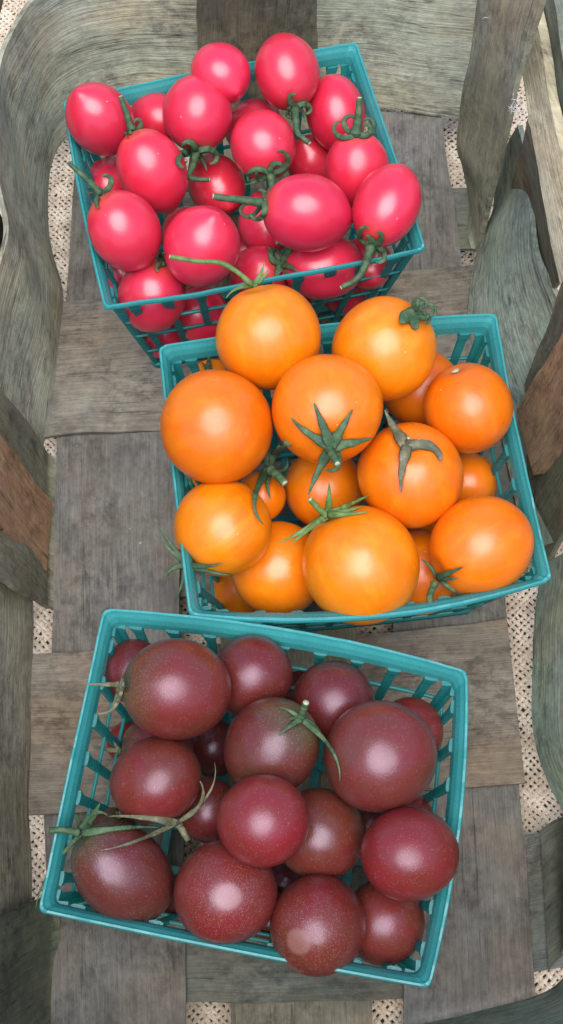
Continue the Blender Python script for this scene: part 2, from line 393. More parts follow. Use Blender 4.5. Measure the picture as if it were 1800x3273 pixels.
# curved band: front left side, left side, rounded corner, back wall
lowL = [(112, 1130, .003), (132, 1000, .003), (150, 850, .003), (153, 745, .003), (137, 640, .004), (123, 520, .005), (128, 430, .006), (160, 352, .006), (225, 300, .005), (340, 276, .004), (520, 268, .003), (700, 266, .003), (860, 268, .003), (980, 274, .003), (1062, 288, .003), (1152, 298, .003), (1230, 305, .003)]
topL = [(-62, 900, .062), (-30, 760, .062), (8, 640, .06), (20, 580, .06), (12, 500, .06), (-4, 390, .062), (-12, 280, .064), (-2, 180, .066), (22, 100, .068), (88, 0, .07), (230, -95, .072), (430, -125, .074), (700, -130, .074), (880, -128, .074), (1010, -122, .074), (1150, -108, .074), (1290, -80, .074)]
strip('side_band', lowL, topL, GRN, .5, th=.0020, n=200, m=14, wav=.0007, label='wide greenish band curving round the back left corner')
strip('side_band', [(86, 1440, .003), (80, 1560, .003), (79, 1800, .003), (77, 2050, .003), (75, 2290, .003), (66, 2560, .003), (64, 2800, .003)],
      [(-92, 1340, .062), (-100, 1480, .062), (-112, 1740, .062), (-116, 2030, .062), (-112, 2320, .062), (-112, 2620, .062), (-110, 2860, .062)], (.29, .268, .21), .4, th=.0020, n=90, m=10)
# left upright with the handle plank on it
strip('upright_splint', [(150, 1152, .001), (128, 1140, .003), (114, 1123, .010), (60, 1052, .032), (0, 978, .056), (-90, 865, .088), (-150, 790, .106)],
      [(150, 1528, .001), (122, 1527, .003), (106, 1518, .010), (62, 1491, .032), (0, 1449, .056), (-90, 1390, .088), (-150, 1350, .106)], (.24, .215, .155), .5, th=.0022, n=60, m=8, wav=.0004)
strip('handle_plank', [(133, 1262, .007), (84, 1204, .030), (0, 1096, .062), (-90, 985, .094), (-170, 890, .118)],
      [(119, 1437, .007), (62, 1384, .030), (0, 1321, .062), (-90, 1244, .094), (-170, 1180, .118)], (.42, .25, .135), .0, th=.0042, n=50, m=6, wav=.0003, label='brown handle plank on the left wall')
# bottom left upright
strip('upright_splint', [(150, 2246, .001), (126, 2252, .004), (77, 2276, .022), (0, 2312, .048), (-90, 2350, .075), (-150, 2370, .092)],
      [(150, 2640, .001), (128, 2640, .004), (70, 2660, .022), (0, 2690, .048), (-90, 2740, .075), (-150, 2780, .092)], (.14, .14, .10), .9, th=.002, n=50, m=8)
# right side: upright in the back corner
strip('upright_splint', [(1172, 560, .0005), (1180, 520, .006), (1166, 420, .018), (1150, 364, .030), (1160, 260, .052), (1182, 120, .080), (1203, 0, .100), (1225, -110, .120)],
      [(1186, 627, .0005), (1204, 616, .004), (1224, 513, .030), (1247, 428, .050), (1284, 275, .085), (1309, 171, .104), (1340, 60, .124), (1370, -30, .138)], (.29, .265, .195), .5, th=.0022, n=70, m=8, wav=.0004, label='twisted upright splint with cobwebs in the back right corner')
# right band, back half, bulging inward
strip('side_band', [(1262, 400, .010), (1246, 460, .008), (1242, 535, .006), (1216, 590, .004), (1191, 666, .003), (1179, 740, .003), (1180, 820, .003), (1208, 950, .003), (1262, 1080, .003), (1310, 1230, .003), (1340, 1380, .003)],
      [(1304, 316, .052), (1316, 360, .052), (1317, 428, .052), (1328, 535, .053), (1348, 630, .054), (1378, 704, .056), (1412, 770, .056), (1462, 900, .056), (1500, 1040, .056), (1520, 1180, .056), (1530, 1330, .056)], GRB, .85, th=.0020, n=110, m=12, wav=.0005, label='greenish right band bulging inward beside the orange tomatoes')
# outer band behind it, under the rim
strip('outer_band', [(1290, 470, .034), (1320, 545, .034), (1345, 640, .034), (1380, 745, .034)],
      [(1322, 300, .088), (1352, 400, .088), (1384, 540, .088), (1420, 690, .088)], (.2, .175, .115), .5, th=.002, n=50, m=6)
# right upright with handle plank
strip('upright_splint', [(1262, 1090, .001), (1285, 1050, .004), (1306, 1000, .016), (1350, 885, .048), (1411, 730, .088), (1450, 640, .110)],
      [(1330, 1430, .001), (1362, 1428, .004), (1386, 1386, .016), (1450, 1280, .048), (1530, 1150, .088), (1580, 1080, .110)], (.2, .185, .13), .5, th=.0022, n=50, m=8, wav=.0004)
strip('handle_plank', [(1300, 1034, .020), (1360, 930, .053), (1420, 828, .086), (1462, 750, .110)],
      [(1345, 1195, .024), (1384, 1150, .043), (1430, 1094, .066), (1510, 1000, .104)], (.42, .275, .165), .0, th=.0042, n=50, m=6, wav=.0003, label='brown handle plank with a dark wet stain on the right wall')
# right band, front half
strip('side_band', [(1368, 1420, .003), (1348, 1560, .003), (1335, 1680, .003), (1340, 1830, .003), (1366, 1940, .003), (1420, 2044, .003), (1500, 2180, .003)],
      [(1530, 1330, .056), (1520, 1480, .056), (1515, 1640, .056), (1525, 1800, .056), (1560, 1920, .056), (1620, 2030, .056), (1700, 2190, .056)], GRB, .95, th=.0020, n=80, m=10)
strip('upright_splint', [(1360, 2090, .001), (1392, 2066, .003), (1420, 2052, .012), (1500, 2010, .045), (1600, 1960, .085)],
      [(1380, 2440, .001), (1408, 2400, .003), (1430, 2380, .012), (1520, 2370, .045), (1640, 2360, .085)], (.09, .09, .07), .5, th=.002, n=40, m=6)
# front band
strip('side_band', [(700, 2640, .010), (880, 2612, .010), (1015, 2578, .010), (1200, 2546, .010), (1350, 2505, .010), (1420, 2462, .010), (1500, 2370, .010)],
      [(690, 2790, .06), (890, 2775, .06), (1050, 2755, .06), (1250, 2730, .06), (1440, 2690, .06), (1540, 2620, .06), (1640, 2500, .06)], (.19, .21, .175), .8, th=.002, n=70, m=10)
# rims
strip('rim_hoop', [(1262, -150, .088), (1284, 0, .088), (1311, 177, .088), (1340, 351, .088), (1380, 565, .088), (1405, 703, .088), (1440, 900, .088), (1480, 1150, .088)],
      [(1318, -100, .099), (1339, 0, .099), (1366, 145, .099), (1394, 300, .099), (1432, 495, .099), (1466, 660, .099), (1506, 870, .099), (1550, 1130, .099)], (.40, .355, .25), .2, th=.0042, n=90, m=6, wav=.0003, label='pale inner rim hoop along the right edge')
strip('rim_hoop', [(1335, -150, .094), (1362, 0, .094), (1378, 100, .094), (1396, 200, .094), (1422, 330, .094), (1470, 560, .094)],
      [(1362, -150, .104), (1392, 0, .104), (1408, 100, .104), (1424, 190, .104), (1450, 320, .104), (1500, 540, .104)], (.16, .165, .135), .8, th=.0036, n=60, m=5, wav=.0003)
strip('rim_hoop', [(8, -160, .088), (4, -60, .088), (6, 0, .088), (-6, 60, .088), (-30, 200, .088), (-50, 420, .088), (-60, 560, .088)],
      [(-40, -160, .112), (-44, -60, .112), (-45, 0, .112), (-60, 60, .112), (-90, 200, .112), (-120, 420, .112), (-130, 560, .112)], (.19, .14, .085), .2, th=.0042, n=50, m=5, wav=.0003)
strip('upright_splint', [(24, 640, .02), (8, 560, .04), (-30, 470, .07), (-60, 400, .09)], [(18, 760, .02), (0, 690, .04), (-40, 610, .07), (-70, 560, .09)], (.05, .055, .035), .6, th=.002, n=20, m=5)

def wstrip(name, lo, hi, tint, green, **kw):      # a splint outside the picture, given in metres
    global at
    keep = at; at = lambda x, y, z: np.array([x, y, z]); strip(name, lo, hi, tint, green, **kw); at = keep
wstrip('rim_hoop', [(-.112, .16, .088), (-.110, .06, .094), (-.098, -.005, .112), (-.06, -.034, .126), (0, -.040, .130), (.06, -.034, .126), (.100, -.005, .112), (.112, .06, .094), (.112, .15, .088)],
       [(-.114, .16, .112), (-.112, .06, .118), (-.100, -.007, .136), (-.062, -.037, .150), (0, -.043, .154), (.062, -.037, .150), (.102, -.007, .136), (.114, .06, .118), (.114, .15, .112)], (.24, .21, .15), .4, th=.0042, n=90, m=4)  # unseen front of the hoop, raised above the sides to shade the floor
wstrip('side_band', [(-.105, .05, .060), (-.092, .0, .060), (-.055, -.026, .060), (0, -.031, .060), (.055, -.026, .060), (.096, .0, .060), (.112, .05, .060)],
       [(-.108, .05, .104), (-.096, -.004, .120), (-.058, -.031, .132), (0, -.037, .134), (.058, -.031, .132), (.098, -.004, .120), (.113, .05, .104)], (.2, .2, .15), .7, n=60, m=4)  # upper front band out of view, added high to darken the front floor
wstrip('side_band', [(-.100, -.012, .004), (-.085, -.022, .004), (-.05, -.030, .004), (-.02, -.032, .006), (.012, -.026, .010)],
       [(-.106, -.016, .062), (-.090, -.028, .062), (-.055, -.037, .062), (-.02, -.040, .062), (.012, -.036, .062)], (.2, .2, .15), .7, n=40, m=4)

# ---------------------------------------------------------------- cobweb in the back right corner
web = empty('cobweb', at(1225, 300, .07)); tag(web, 'thin white cobweb threads on the back right corner upright', 'cobweb')
for pts in ([(1262, 0, .10), (1248, 60, .094), (1242, 150, .078), (1236, 230, .062)], [(1214, 48, .096), (1250, 34, .10), (1290, 38, .11)],
            [(1290, 240, .09), (1300, 262, .086), (1316, 300, .086)], [(1286, 250, .088), (1310, 256, .09)], [(1292, 300, .082), (1306, 250, .09), (1303, 232, .092)],
            [(1300, 300, .08), (1318, 275, .088)], [(1090, 92, .03), (1140, 108, .04), (1182, 120, .084)], [(1236, 230, .064), (1220, 250, .058)]):
    q = spline([at(x, y, z + .004) for x, y, z in pts], 16) + nrg.normal(0, .0003, (16, 3))
    V, F = tube(q, .00010, 5); o = obj('thread', V, F, SILK); world_child(o, web)
for (x, y, z) in ((1240, 108, .088), (1236, 152, .079), (1290, 272, .085)):
    for k in range(7):
        c = at(x, y, z + .0045); d = nrg.normal(0, .0016, 3)
        V, F = tube(spline([c - d, c + nrg.normal(0, .0006, 3), c + d], 8), .00009, 4); o = obj('thread', V, F, SILK); world_child(o, web)

# fruit: centre px, centre height, short half axis px, length ratio, where stem or tip shows, label
FRUIT = {
    'R1': (252, 300, 0.0799, 83, 1.22, ('tip', 200, 238),
        'red plum tomato at the back left corner of its basket, pointed tip up'),
    'R2': (383, 432, 0.0780, 85, 1.28, ('stem', 338, 338),
        'red plum tomato with a straight upright stem and white flecked collar, second row at left'),
    'R3': (497, 284, 0.0780, 87, 1.10, ('stem', 492, 372),
        'large red plum tomato whose star calyx has a bent hooked stem hanging in front'),
    'R4': (556, 186, 0.0840, 74, 1.10, ('hid',),
        'round red tomato at the back rim, seen end on without any calyx'),
    'R5': (722, 180, 0.0824, 81, 1.20, ('stem', 742, 264),
        'tallest red plum tomato at the back rim, curly calyx hanging below it'),
    'R6': (845, 286, 0.0677, 76, 1.30, ('tip', 868, 378),
        'red plum tomato against the right rim, just right of the tallest one'),
    'R7': (662, 364, 0.0760, 83, 1.08, ('stem', 685, 438),
        'red plum tomato in the middle of the heap, curly calyx draping to its right'),
    'R8': (900, 428, 0.0740, 80, 1.20, ('stem', 893, 335),
        'red plum tomato beside the right rim with thick upright stem and ram horn curls'),
    'R9': (974, 516, 0.0831, 84, 1.32, ('stem', 936, 608),
        'red plum tomato at the front right corner, sharp tip up, stem hanging over the rim'),
    'R10': (773, 536, 0.0826, 97, 1.17, ('stem', 664, 520),
        'large red plum tomato lying sideways, stem pointing left'),
    'R11': (314, 582, 0.0797, 89, 1.18, ('stem', 262, 496),
        'red plum tomato on the left rim with its stem reaching out past the rim'),
    'R12': (508, 620, 0.0780, 95, 1.15, ('tip', 542, 545),
        'round red tomato near the front rim with a small ridge tip on top'),
    'R13': (382, 746, 0.0579, 85, 1.10, ('stem', 405, 668),
        'dark red tomato in the front left corner behind the teal rim'),
    'R14': (545, 465, 0.0500, 72, 1.25, ('hid',),
        'shaded red tomato under the hooked stem in the middle of the heap'),
    'R15': (278, 462, 0.0499, 62, 1.20, ('hid',),
        'small shaded red tomato by the left wall, behind the one with stem past the rim'),
    'R16': (395, 300, 0.0660, 64, 1.20, ('hid',),
        'shaded red tomato by the back rim behind the hooked stem one'),
    'R17': (638, 318, 0.0569, 68, 1.20, ('hid',),
        'shaded red tomato peeking out below the round one at the back rim'),
    'R18': (788, 412, 0.0476, 66, 1.20, ('hid',),
        'shaded red tomato tucked in front of the hanging curly calyx at right centre'),
    'R19': (672, 560, 0.0500, 72, 1.20, ('hid',),
        'dark red tomato half hidden under the left end of the sideways one'),
    'R20': (652, 692, 0.0500, 72, 1.15, ('stem', 700, 668),
        'red tomato at the front rim with an upright calyx and pale cut stem'),
    'R21': (815, 672, 0.0577, 82, 1.25, ('hidx',),
        'red tomato lying under the sideways one, right behind the front rim'),
    'R22': (925, 662, 0.0500, 62, 1.20, ('hid',),
        'dark red tomato low in the front right corner behind the plastic ribs'),
    'R23': (508, 795, 0.0326, 70, 1.20, ('hid',),
        'dark red tomato seen low through the ribs at the left of the front wall'),
    'R24': (715, 770, 0.0196, 66, 1.20, ('hid',),
        'dark red tomato seen low through the ribs, above the topmost orange tomato'),
    'R25': (865, 728, 0.0260, 62, 1.20, ('hid',),
        'dark red tomato low behind the ribs at the right of the front wall'),
    'R26': (415, 838, 0.0187, 60, 1.20, ('hid',),
        'dark red tomato at the bottom of the front left corner, behind the ribs'),
    'R27': (310, 690, 0.0442, 52, 1.20, ('hid',),
        'small slice of red tomato squeezed against the left wall near the front corner'),
    'R28': (600, 850, 0.0187, 62, 1.20, ('hid',),
        'dark red tomato at the floor of the red basket, mostly behind the orange ones'),
    'R30': (470, 590, 0.0260, 62, 1.20, ('hid',),
        'dark red tomato deep in the gap left of the round ridge tipped one'),
    'R31': (620, 640, 0.0180, 62, 1.20, ('hid',),
        'dark red tomato deep in the gap right of the round ridge tipped one'),
    'O1': (676, 848, 0.0895, 133, 1.00, ('stem', 645, 722),
        'orange tomato at the back rim with a long green stem reaching left'),
    'O2': (966, 878, 0.0844, 132, 1.00, ('stem', 1050, 792),
        'orange tomato at the back rim with a crumpled curled up calyx at its top right'),
    'O3': (545, 1075, 0.0862, 143, 1.00, ('hidl',),
        'largest smooth orange tomato bulging over the left rim, no calyx showing'),
    'O4': (822, 1030, 0.0916, 139, 1.00, ('stem', 832, 1112),
        'orange tomato at the heap centre with a six pointed green star calyx'),
    'O5': (1178, 1027, 0.0750, 114, 1.00, ('stem', 1145, 926),
        'orange tomato at the right rim with a small white stem scar on top'),
    'O6': (1033, 1196, 0.0740, 133, 1.00, ('stem', 1026, 1122),
        'orange tomato with a dried three armed calyx lying flat on it'),
    'O7': (561, 1328, 0.0712, 123, 1.00, ('stem', 472, 1408),
        'orange tomato on the left rim with spiky calyx hanging outside the basket'),
    'O8': (907, 1423, 0.0709, 148, 1.02, ('stem', 838, 1292),
        'biggest orange tomato resting on the front rim, fresh green calyx at its top left'),
    'O9': (1211, 1374, 0.0713, 124, 1.09, ('stem', 1102, 1436),
        'orange tomato in the front right corner with calyx at its lower left'),
    'O10': (700, 1432, 0.0473, 120, 1.00, ('hid',),
        'orange tomato at the front left, half covered by the biggest one'),
    'O11': (815, 1230, 0.0500, 102, 1.00, ('hid',),
        'shaded orange tomato below the star calyx in the heap centre'),
    'O12': (1170, 1215, 0.0449, 80, 1.00, ('hid',),
        'small shaded orange tomato by the right wall above the front corner one'),
    'O13': (1060, 978, 0.0571, 100, 1.00, ('hid',),
        'shaded orange tomato squeezed between the two at the back right'),
    'O14': (1055, 1440, 0.0457, 108, 1.00, ('hid',),
        'dark orange tomato between the biggest one and the front right corner one'),
    'O15': (612, 1485, 0.0202, 78, 1.00, ('hid',),
        'dark orange tomato low in the front left corner behind the wall'),
    'O16': (655, 1250, 0.0580, 64, 1.00, ('stem', 672, 1185),
        'shaded orange tomato with a withered drooping calyx and thick stub stem'),
    'O17': (535, 968, 0.0380, 64, 1.00, ('stem', 522, 915),
        'small orange tomato in the back left corner, a single sepal standing up'),
    'O18': (1050, 1360, 0.0300, 60, 1.00, ('hid',),
        'dark slice of orange tomato in the gap right of the biggest one'),
    'O19': (525, 1240, 0.0316, 62, 1.00, ('stem', 478, 1225),
        'small dark orange tomato by the left wall with a green calyx'),
    'O20': (700, 1000, 0.0260, 70, 1.00, ('hid',),
        'dark orange tomato deep in the gap between the three topmost ones'),
    'P1': (445, 1734, 0.0838, 128, 1.09, ('stem', 312, 1720),
        'large purple tomato at the back left with dry sepals pointing left'),
    'P2': (634, 1701, 0.0700, 103, 1.00, ('hid',),
        'purple tomato at the back rim right of the large back left one'),
    'P3': (840, 1766, 0.0661, 104, 1.00, ('hid',),
        'reddish purple tomato at the back rim, right of centre'),
    'P4': (683, 1879, 0.0781, 118, 1.10, ('stem', 757, 1800),
        'speckled purple brown tomato with a stem and long thin sepal on its right'),
    'P5': (956, 1903, 0.0811, 141, 1.00, ('tip', 958, 1908),
        'largest brownish purple tomato at the right, puckered blossom end up'),
    'P6': (1030, 1842, 0.0580, 86, 1.00, ('hid',),
        'reddish purple tomato in the back right corner behind the largest one'),
    'P7': (392, 1963, 0.0732, 108, 1.13, ('hidl',),
        'purple tomato by the left wall with a bluish sheen, no calyx'),
    'P8': (662, 2065, 0.0898, 116, 1.00, ('hid',),
        'smooth crimson purple tomato highest in the middle of the heap'),
    'P9': (805, 2098, 0.0665, 114, 1.00, ('hid',),
        'brown purple tomato half under the crimson one in the middle'),
    'P10': (1031, 2148, 0.0828, 116, 1.10, ('hidr',),
        'smooth reddish purple tomato overlapping the right rim'),
    'P11': (309, 2196, 0.0700, 110, 1.33, ('stem', 200, 2110),
        'egg shaped dark purple tomato in the front left corner, stem lying on the rim'),
    'P12': (566, 2245, 0.0738, 129, 1.02, ('tip', 577, 2255),
        'speckled purple tomato at the front with a pale round blossom scar in its centre'),
    'P13': (801, 2328, 0.0707, 121, 1.10, ('tip', 752, 2368),
        'speckled purple tomato on the front rim with a pale scar at its lower left'),
    'P14': (965, 2320, 0.0563, 105, 1.00, ('hid',),
        'purple tomato in the front right corner, half behind the speckled one'),
    'P15': (340, 1690, 0.0576, 82, 1.00, ('hid',),
        'dark speckled purple tomato in the back left corner, behind the large one'),
    'P16': (395, 1890, 0.0500, 92, 1.00, ('stem', 300, 1890),
        'shaded purple tomato by the left wall between two larger ones, one dry sepal'),
    'P17': (322, 1868, 0.0314, 54, 1.00, ('hid',),
        'small red slice of tomato at the left wall under the large purple one'),
    'P18': (525, 2038, 0.0580, 80, 1.00, ('hid',),
        'dark purple tomato in shade left of the crimson one'),
    'P19': (285, 2090, 0.0427, 58, 1.00, ('stem', 300, 2050),
        'small dark purple tomato at the left wall under a withered sepal'),
    'P20': (535, 1880, 0.0300, 74, 1.00, ('hid',),
        'dark purple tomato deep in the gap left of the speckled brown one'),
    'P21': (1028, 2062, 0.0444, 68, 1.00, ('hid',),
        'small reddish purple tomato at the right wall above the smooth rim one'),
    'P22': (465, 2262, 0.0317, 64, 1.00, ('hid',),
        'dark purple tomato low in the gap behind the front left corner one'),
    'P23': (760, 1745, 0.0306, 58, 1.00, ('hid',),
        'dark red slice of tomato between the two at the back rim'),
    'P24': (685, 2310, 0.0322, 66, 1.00, ('hid',),
        'dark purple tomato low between the two speckled ones at the front'),
    'P25': (720, 2215, 0.0238, 62, 1.00, ('hid',),
        'dark purple tomato deep under the crimson one toward the front'),
    'P26': (930, 2070, 0.0260, 66, 1.00, ('hid',),
        'dark purple tomato deep in the gap under the largest brownish one'),
}

# ---------------------------------------------------------------- the three plastic berry baskets
RIM = .075
def punnet(corners, bow, label):
    """corners: rim corners back left, back right, front right, front left; bow: outward bulge of the four sides in metres"""
    C = [at(x, y, RIM)[:2] for x, y in corners]
    ctr = sum(C) / 4
    root = empty('berry_basket', (ctr[0], ctr[1], .003)); tag(root, label, 'berry basket', 'teal plastic berry baskets')
    ins = [unit(ctr - c) for c in C]
    def outline(off, n=26, cr=.0022):
        """closed loop, off metres inside the rim line"""
        pts = []
        Q = []
        for s in range(4):
            a, b = C[s], C[(s + 1) % 4]; e = unit(b - a); nr = np.array([-e[1], e[0]])
            if nr @ (ctr - a) < 0: nr = -nr
            Q.append((a, b, e, nr))
        for s in range(4):
            a, b, e, nr = Q[s]; L = np.linalg.norm(b - a)
            for u in np.linspace(0, 1, n):
                x = off + cr + u * (L - 2 * (off + cr)); w = x / L
                k = max(0.0, 1 - off / .016)
                pts.append(a + e * x + nr * (off - bow[s] * 4 * w * (1 - w) * k))
            p0 = pts[-1]; a2, b2, e2, n2 = Q[(s + 1) % 4]; p2 = a2 + e2 * (off + cr) + n2 * off
            pc = b + nr * off - e * off
            for t in (.2, .4, .6, .8):
                pts.append((1-t)**2 * p0 + 2*t*(1-t) * pc + t*t * p2)
        return np.array(pts)
    prof = [(-.0003, .0002), (.0000, .0010), (.0006, .0010), (.0010, .0002), (.0019, -.0009), (.0028, -.0028), (.0034, -.0056), (.0026, -.0058), (.0020, -.0032), (.0004, -.0006), (-.0003, -.0008)]
    V = []; K = len(prof)
    loops = [outline(p) for p, _ in prof]; n = len(loops[0])
    wob = .00035 * np.convolve(nrg.normal(0, 1, n), np.ones(7) / 2.6, 'same')
    for i in range(n):
        for j, (p, dz) in enumerate(prof): V.append((*loops[j][i], RIM + dz + wob[i]))
    F = [(i*K+j, ((i+1) % n)*K+j, ((i+1) % n)*K+(j+1) % K, i*K+(j+1) % K) for i in range(n) for j in range(K)]
    o = obj('rim', V, F, PLASTIC, smooth=False); world_child(o, root)
    def inset(z): return .0029 + (.0138 - .0029) * (RIM - .006 - z) / (RIM - .006 - .004)
    def side_point(s, w, z):
        a, b = C[s], C[(s + 1) % 4]; L = np.linalg.norm(b - a); e = unit(b - a); nr = np.array([-e[1], e[0]])
        if nr @ (ctr - a) < 0: nr = -nr
        off = inset(z); x = off + w * (L - 2 * off); ww = x / L
        k = max(0.0, 1 - off / .016)
        p = a + e * x + nr * (off - bow[s] * 4 * ww * (1 - ww) * k)
        return np.array([p[0], p[1], z]), np.array([e[0], e[1], 0]), np.array([nr[0], nr[1], 0])
    for s in range(4):
        cnt = 9 if s % 2 == 0 else 7
        for r in range(cnt):
            w = (r + .62) / (cnt + .24)
            V = []
            zs = (RIM - .0052, RIM - .0075, RIM - .010, .050, .030, .014, .004)
            for q, z in enumerate(zs):
                p, e, nr = side_point(s, w, z)
                hw = (.0021, .0019, .00145, .00138, .00132, .00128, .0013)[q]; t0 = (.0013, .0012, .0008, .00055, .00055, .00055, .0006)[q]
                for a, b in ((-1, .9), (-.55, 1.15), (.55, 1.15), (1, .9), (1, -1), (-1, -1)): V.append(p + e * hw * a + nr * t0 * b)
            m = 6; F = [(i*m+k, i*m+(k+1) % m, (i+1)*m+(k+1) % m, (i+1)*m+k) for i in range(len(zs)-1) for k in range(m)]
            F += [tuple(range(m)), tuple((len(zs)-1)*m+k for k in range(m-1, -1, -1))]
            o = obj('rib', V, F, SHADED_PLASTIC, smooth=False); world_child(o, root)
        # corner rib
        V = []; zs = (RIM - .0052, RIM - .0085, .050, .028, .004)
        for q, z in enumerate(zs):
            p, e, nr = side_point(s, 0.0, z); p2, e2, n2 = side_point((s + 3) % 4, 1.0, z)
            hw = (.0042, .0032, .0027, .0024, .0022)[q]; t0 = .0007
            d = unit(nr + n2)
            V += [p + e * hw, p - d * .0002, p - e2 * hw, p - e2 * hw + n2 * 2 * t0, p + d * 2.3 * t0, p + e * hw + nr * 2 * t0]
        m = 6; F = [(i*m+k, i*m+(k+1) % m, (i+1)*m+(k+1) % m, (i+1)*m+k) for i in range(len(zs)-1) for k in range(m)]
        F += [tuple(range(m)), tuple((len(zs)-1)*m+k for k in range(m-1, -1, -1))]
        o = obj('corner_rib', V, F, SHADED_PLASTIC, smooth=False); world_child(o, root)
    for z in (.055, .040, .022, .005):
        h = .00055 if z > .01 else .0011
        V = []; lo = outline(inset(z) - h); li = outline(inset(z) + h * .9); n = len(lo)
        for i in range(n): V += [(*lo[i], z - h), (*li[i], z - h), (*li[i], z + h), (*lo[i], z + h)]
        F = [(i*4+k, ((i+1) % n)*4+k, ((i+1) % n)*4+(k+1) % 4, i*4+(k+1) % 4) for i in range(n) for k in range(4)]
        o = obj('hoop', V, F, SHADED_PLASTIC); world_child(o, root)
    for s in (0, 1):
        for r in range(5 if s == 0 else 4):
            w = (r + .7) / (5.4 if s == 0 else 4.4)
            p, e, nr = side_point(s, w, .0045); q, _, _ = side_point(s + 2, 1 - w, .0045)
            d = unit(q - p); sd = np.array([-d[1], d[0], 0])
            zz = .0042 if s == 0 else .0052
            V = []
            for c in (p, q):
                for a, b in ((-1, -1), (1, -1), (1, 1), (-1, 1)): V.append(np.array([c[0], c[1], zz]) + sd * .0013 * a + np.array([0, 0, .0005 * b]))
            o = obj('base_slat', V, [(0, 1, 5, 4), (1, 2, 6, 5), (2, 3, 7, 6), (3, 0, 4, 7), (3, 2, 1, 0), (4, 5, 6, 7)], SHADED_PLASTIC, smooth=False); world_child(o, root)
    return root
punnet([(160, 257), (897, 113), (1070, 628), (265, 780)], (.0005, .0003, .0012, .001), 'teal plastic berry basket farthest back, heaped with red plum tomatoes')
punnet([(401, 875), (1247, 795), (1388, 1458), (477, 1548)], (.003, -.0008, .0068, .0002), 'teal plastic berry basket in the middle, heaped with orange tomatoes')
punnet([(262, 1533), (1175, 1690), (1080, 2485), (98, 2292)], (.0035, .0034, .0006, .0002), 'teal plastic berry basket in front, filled with purple tomatoes')

# ---------------------------------------------------------------- fruit
BODY = {}
LOOK = {'R': ('plum_tomato', RED, 'red plum tomatoes'), 'O': ('cherry_tomato', ORANGE, 'orange tomatoes'), 'P': ('cherry_tomato', PURPLE, 'purple tomatoes')}
def frame_at(c):
    v = unit(EYE - c); r = unit(RIGHT - v * (RIGHT @ v)); return r, np.cross(v, r), v
def fruit(key):
    x, y, z, bpx, ratio, spec, label = FRUIT[key]
    kind = key[0]; c = at(x, y, z); depth = (c - EYE) @ FWD
    b = bpx * PX / FOC * depth; L = b * ratio
    r, u, v = frame_at(c)
    h = random.Random(key)
    if spec[0] in ('stem', 'tip'):
        o = np.array([(spec[1] - x), -(spec[2] - y)]) / (bpx * ratio)
        m = np.linalg.norm(o)
        if m > .985: o = o * .985 / m; m = .985
        ax = o[0] * r + o[1] * u + math.sqrt(1 - m * m) * v
        if spec[0] == 'tip': ax = -ax
    elif spec[0] == 'hidl': ax = unit(-.75 * r - .25 * u - .6 * v)
    elif spec[0] == 'hidr': ax = unit(.8 * r + .1 * u - .55 * v)
    elif spec[0] == 'hidx': ax = unit(.95 * r + .1 * u - .3 * v)
    else:
        t = h.uniform(0, 6.28); ax = unit(math.cos(t) * r * .6 + math.sin(t) * u * .6 - v * h.uniform(.3, .8))
    nu, nv = 44, 30
    ph = [h.uniform(0, 6.28) for _ in range(6)]
    V = []; pol = []
    for i in range(nv + 1):
        th = math.pi * i / nv
        for j in range(nu if 0 < i < nv else 1):
            f = 2 * math.pi * j / nu
            if kind == 'R':
                rr = b * math.sin(th) ** .96 if 0 < th < math.pi else 0; zz = L * math.cos(th)
                zz -= .10 * b * math.exp(-((math.pi - th) / .22) ** 2); zz -= .05 * b * math.exp(-(th / .24) ** 2)
                if th > 1.7: rr *= 1 - .13 * ((th - 1.7) / (math.pi - 1.7)) ** 1.5
            else:
                rr = b * math.sin(th); zz = L * math.cos(th)
                zz -= .10 * b * math.exp(-(th / .26) ** 2); rr *= 1 + .022 * math.cos(5 * f + ph[5]) * math.exp(-((th - .45) / .35) ** 2); zz += .015 * b * math.exp(-((math.pi - th) / .2) ** 2)
            w = 1 + .016 * math.sin(2 * f + ph[0]) * math.sin(th) + .010 * math.sin(3 * f + ph[1] + th) * math.sin(th) + .010 * math.sin(2 * th + ph[2]) * math.cos(f + ph[3])
            V.append((rr * w * math.cos(f), rr * w * math.sin(f), zz * (1 + .006 * math.sin(f + ph[4]) * math.sin(th)))); pol.append(i / nv)
    F = []
    def ix(i, j): return 0 if i == 0 else (1 + (nv - 1) * nu if i == nv else 1 + (i - 1) * nu + j % nu)
    for i in range(nv):
        for j in range(nu):
            if i == 0: F.append((0, ix(1, j), ix(1, j + 1)))
            elif i == nv - 1: F.append((ix(i, j), ix(nv, 0), ix(i, j + 1)))
            else: F.append((ix(i, j), ix(i + 1, j), ix(i + 1, j + 1), ix(i, j + 1)))
    name, mat, group = LOOK[kind]
    o = obj(name, V, F, mat)
    a = o.data.attributes.new('polar', 'FLOAT', 'POINT'); a.data.foreach_set('value', np.array(pol, dtype=np.float32))
    o.rotation_mode = 'QUATERNION'; o.rotation_quaternion = Vector((0, 0, 1)).rotation_difference(Vector(ax))
    o.location = c
    k = h.uniform(.9, 1.08)
    o.color = TINT.get(key, (k, k * h.uniform(.88, 1.12), k * h.uniform(.9, 1.12), 0))
    tag(o, label, 'tomato', group)
    BODY[key] = dict(o=o, c=c, ax=ax, b=b, L=L, mpp=PX / FOC * depth)
    return o
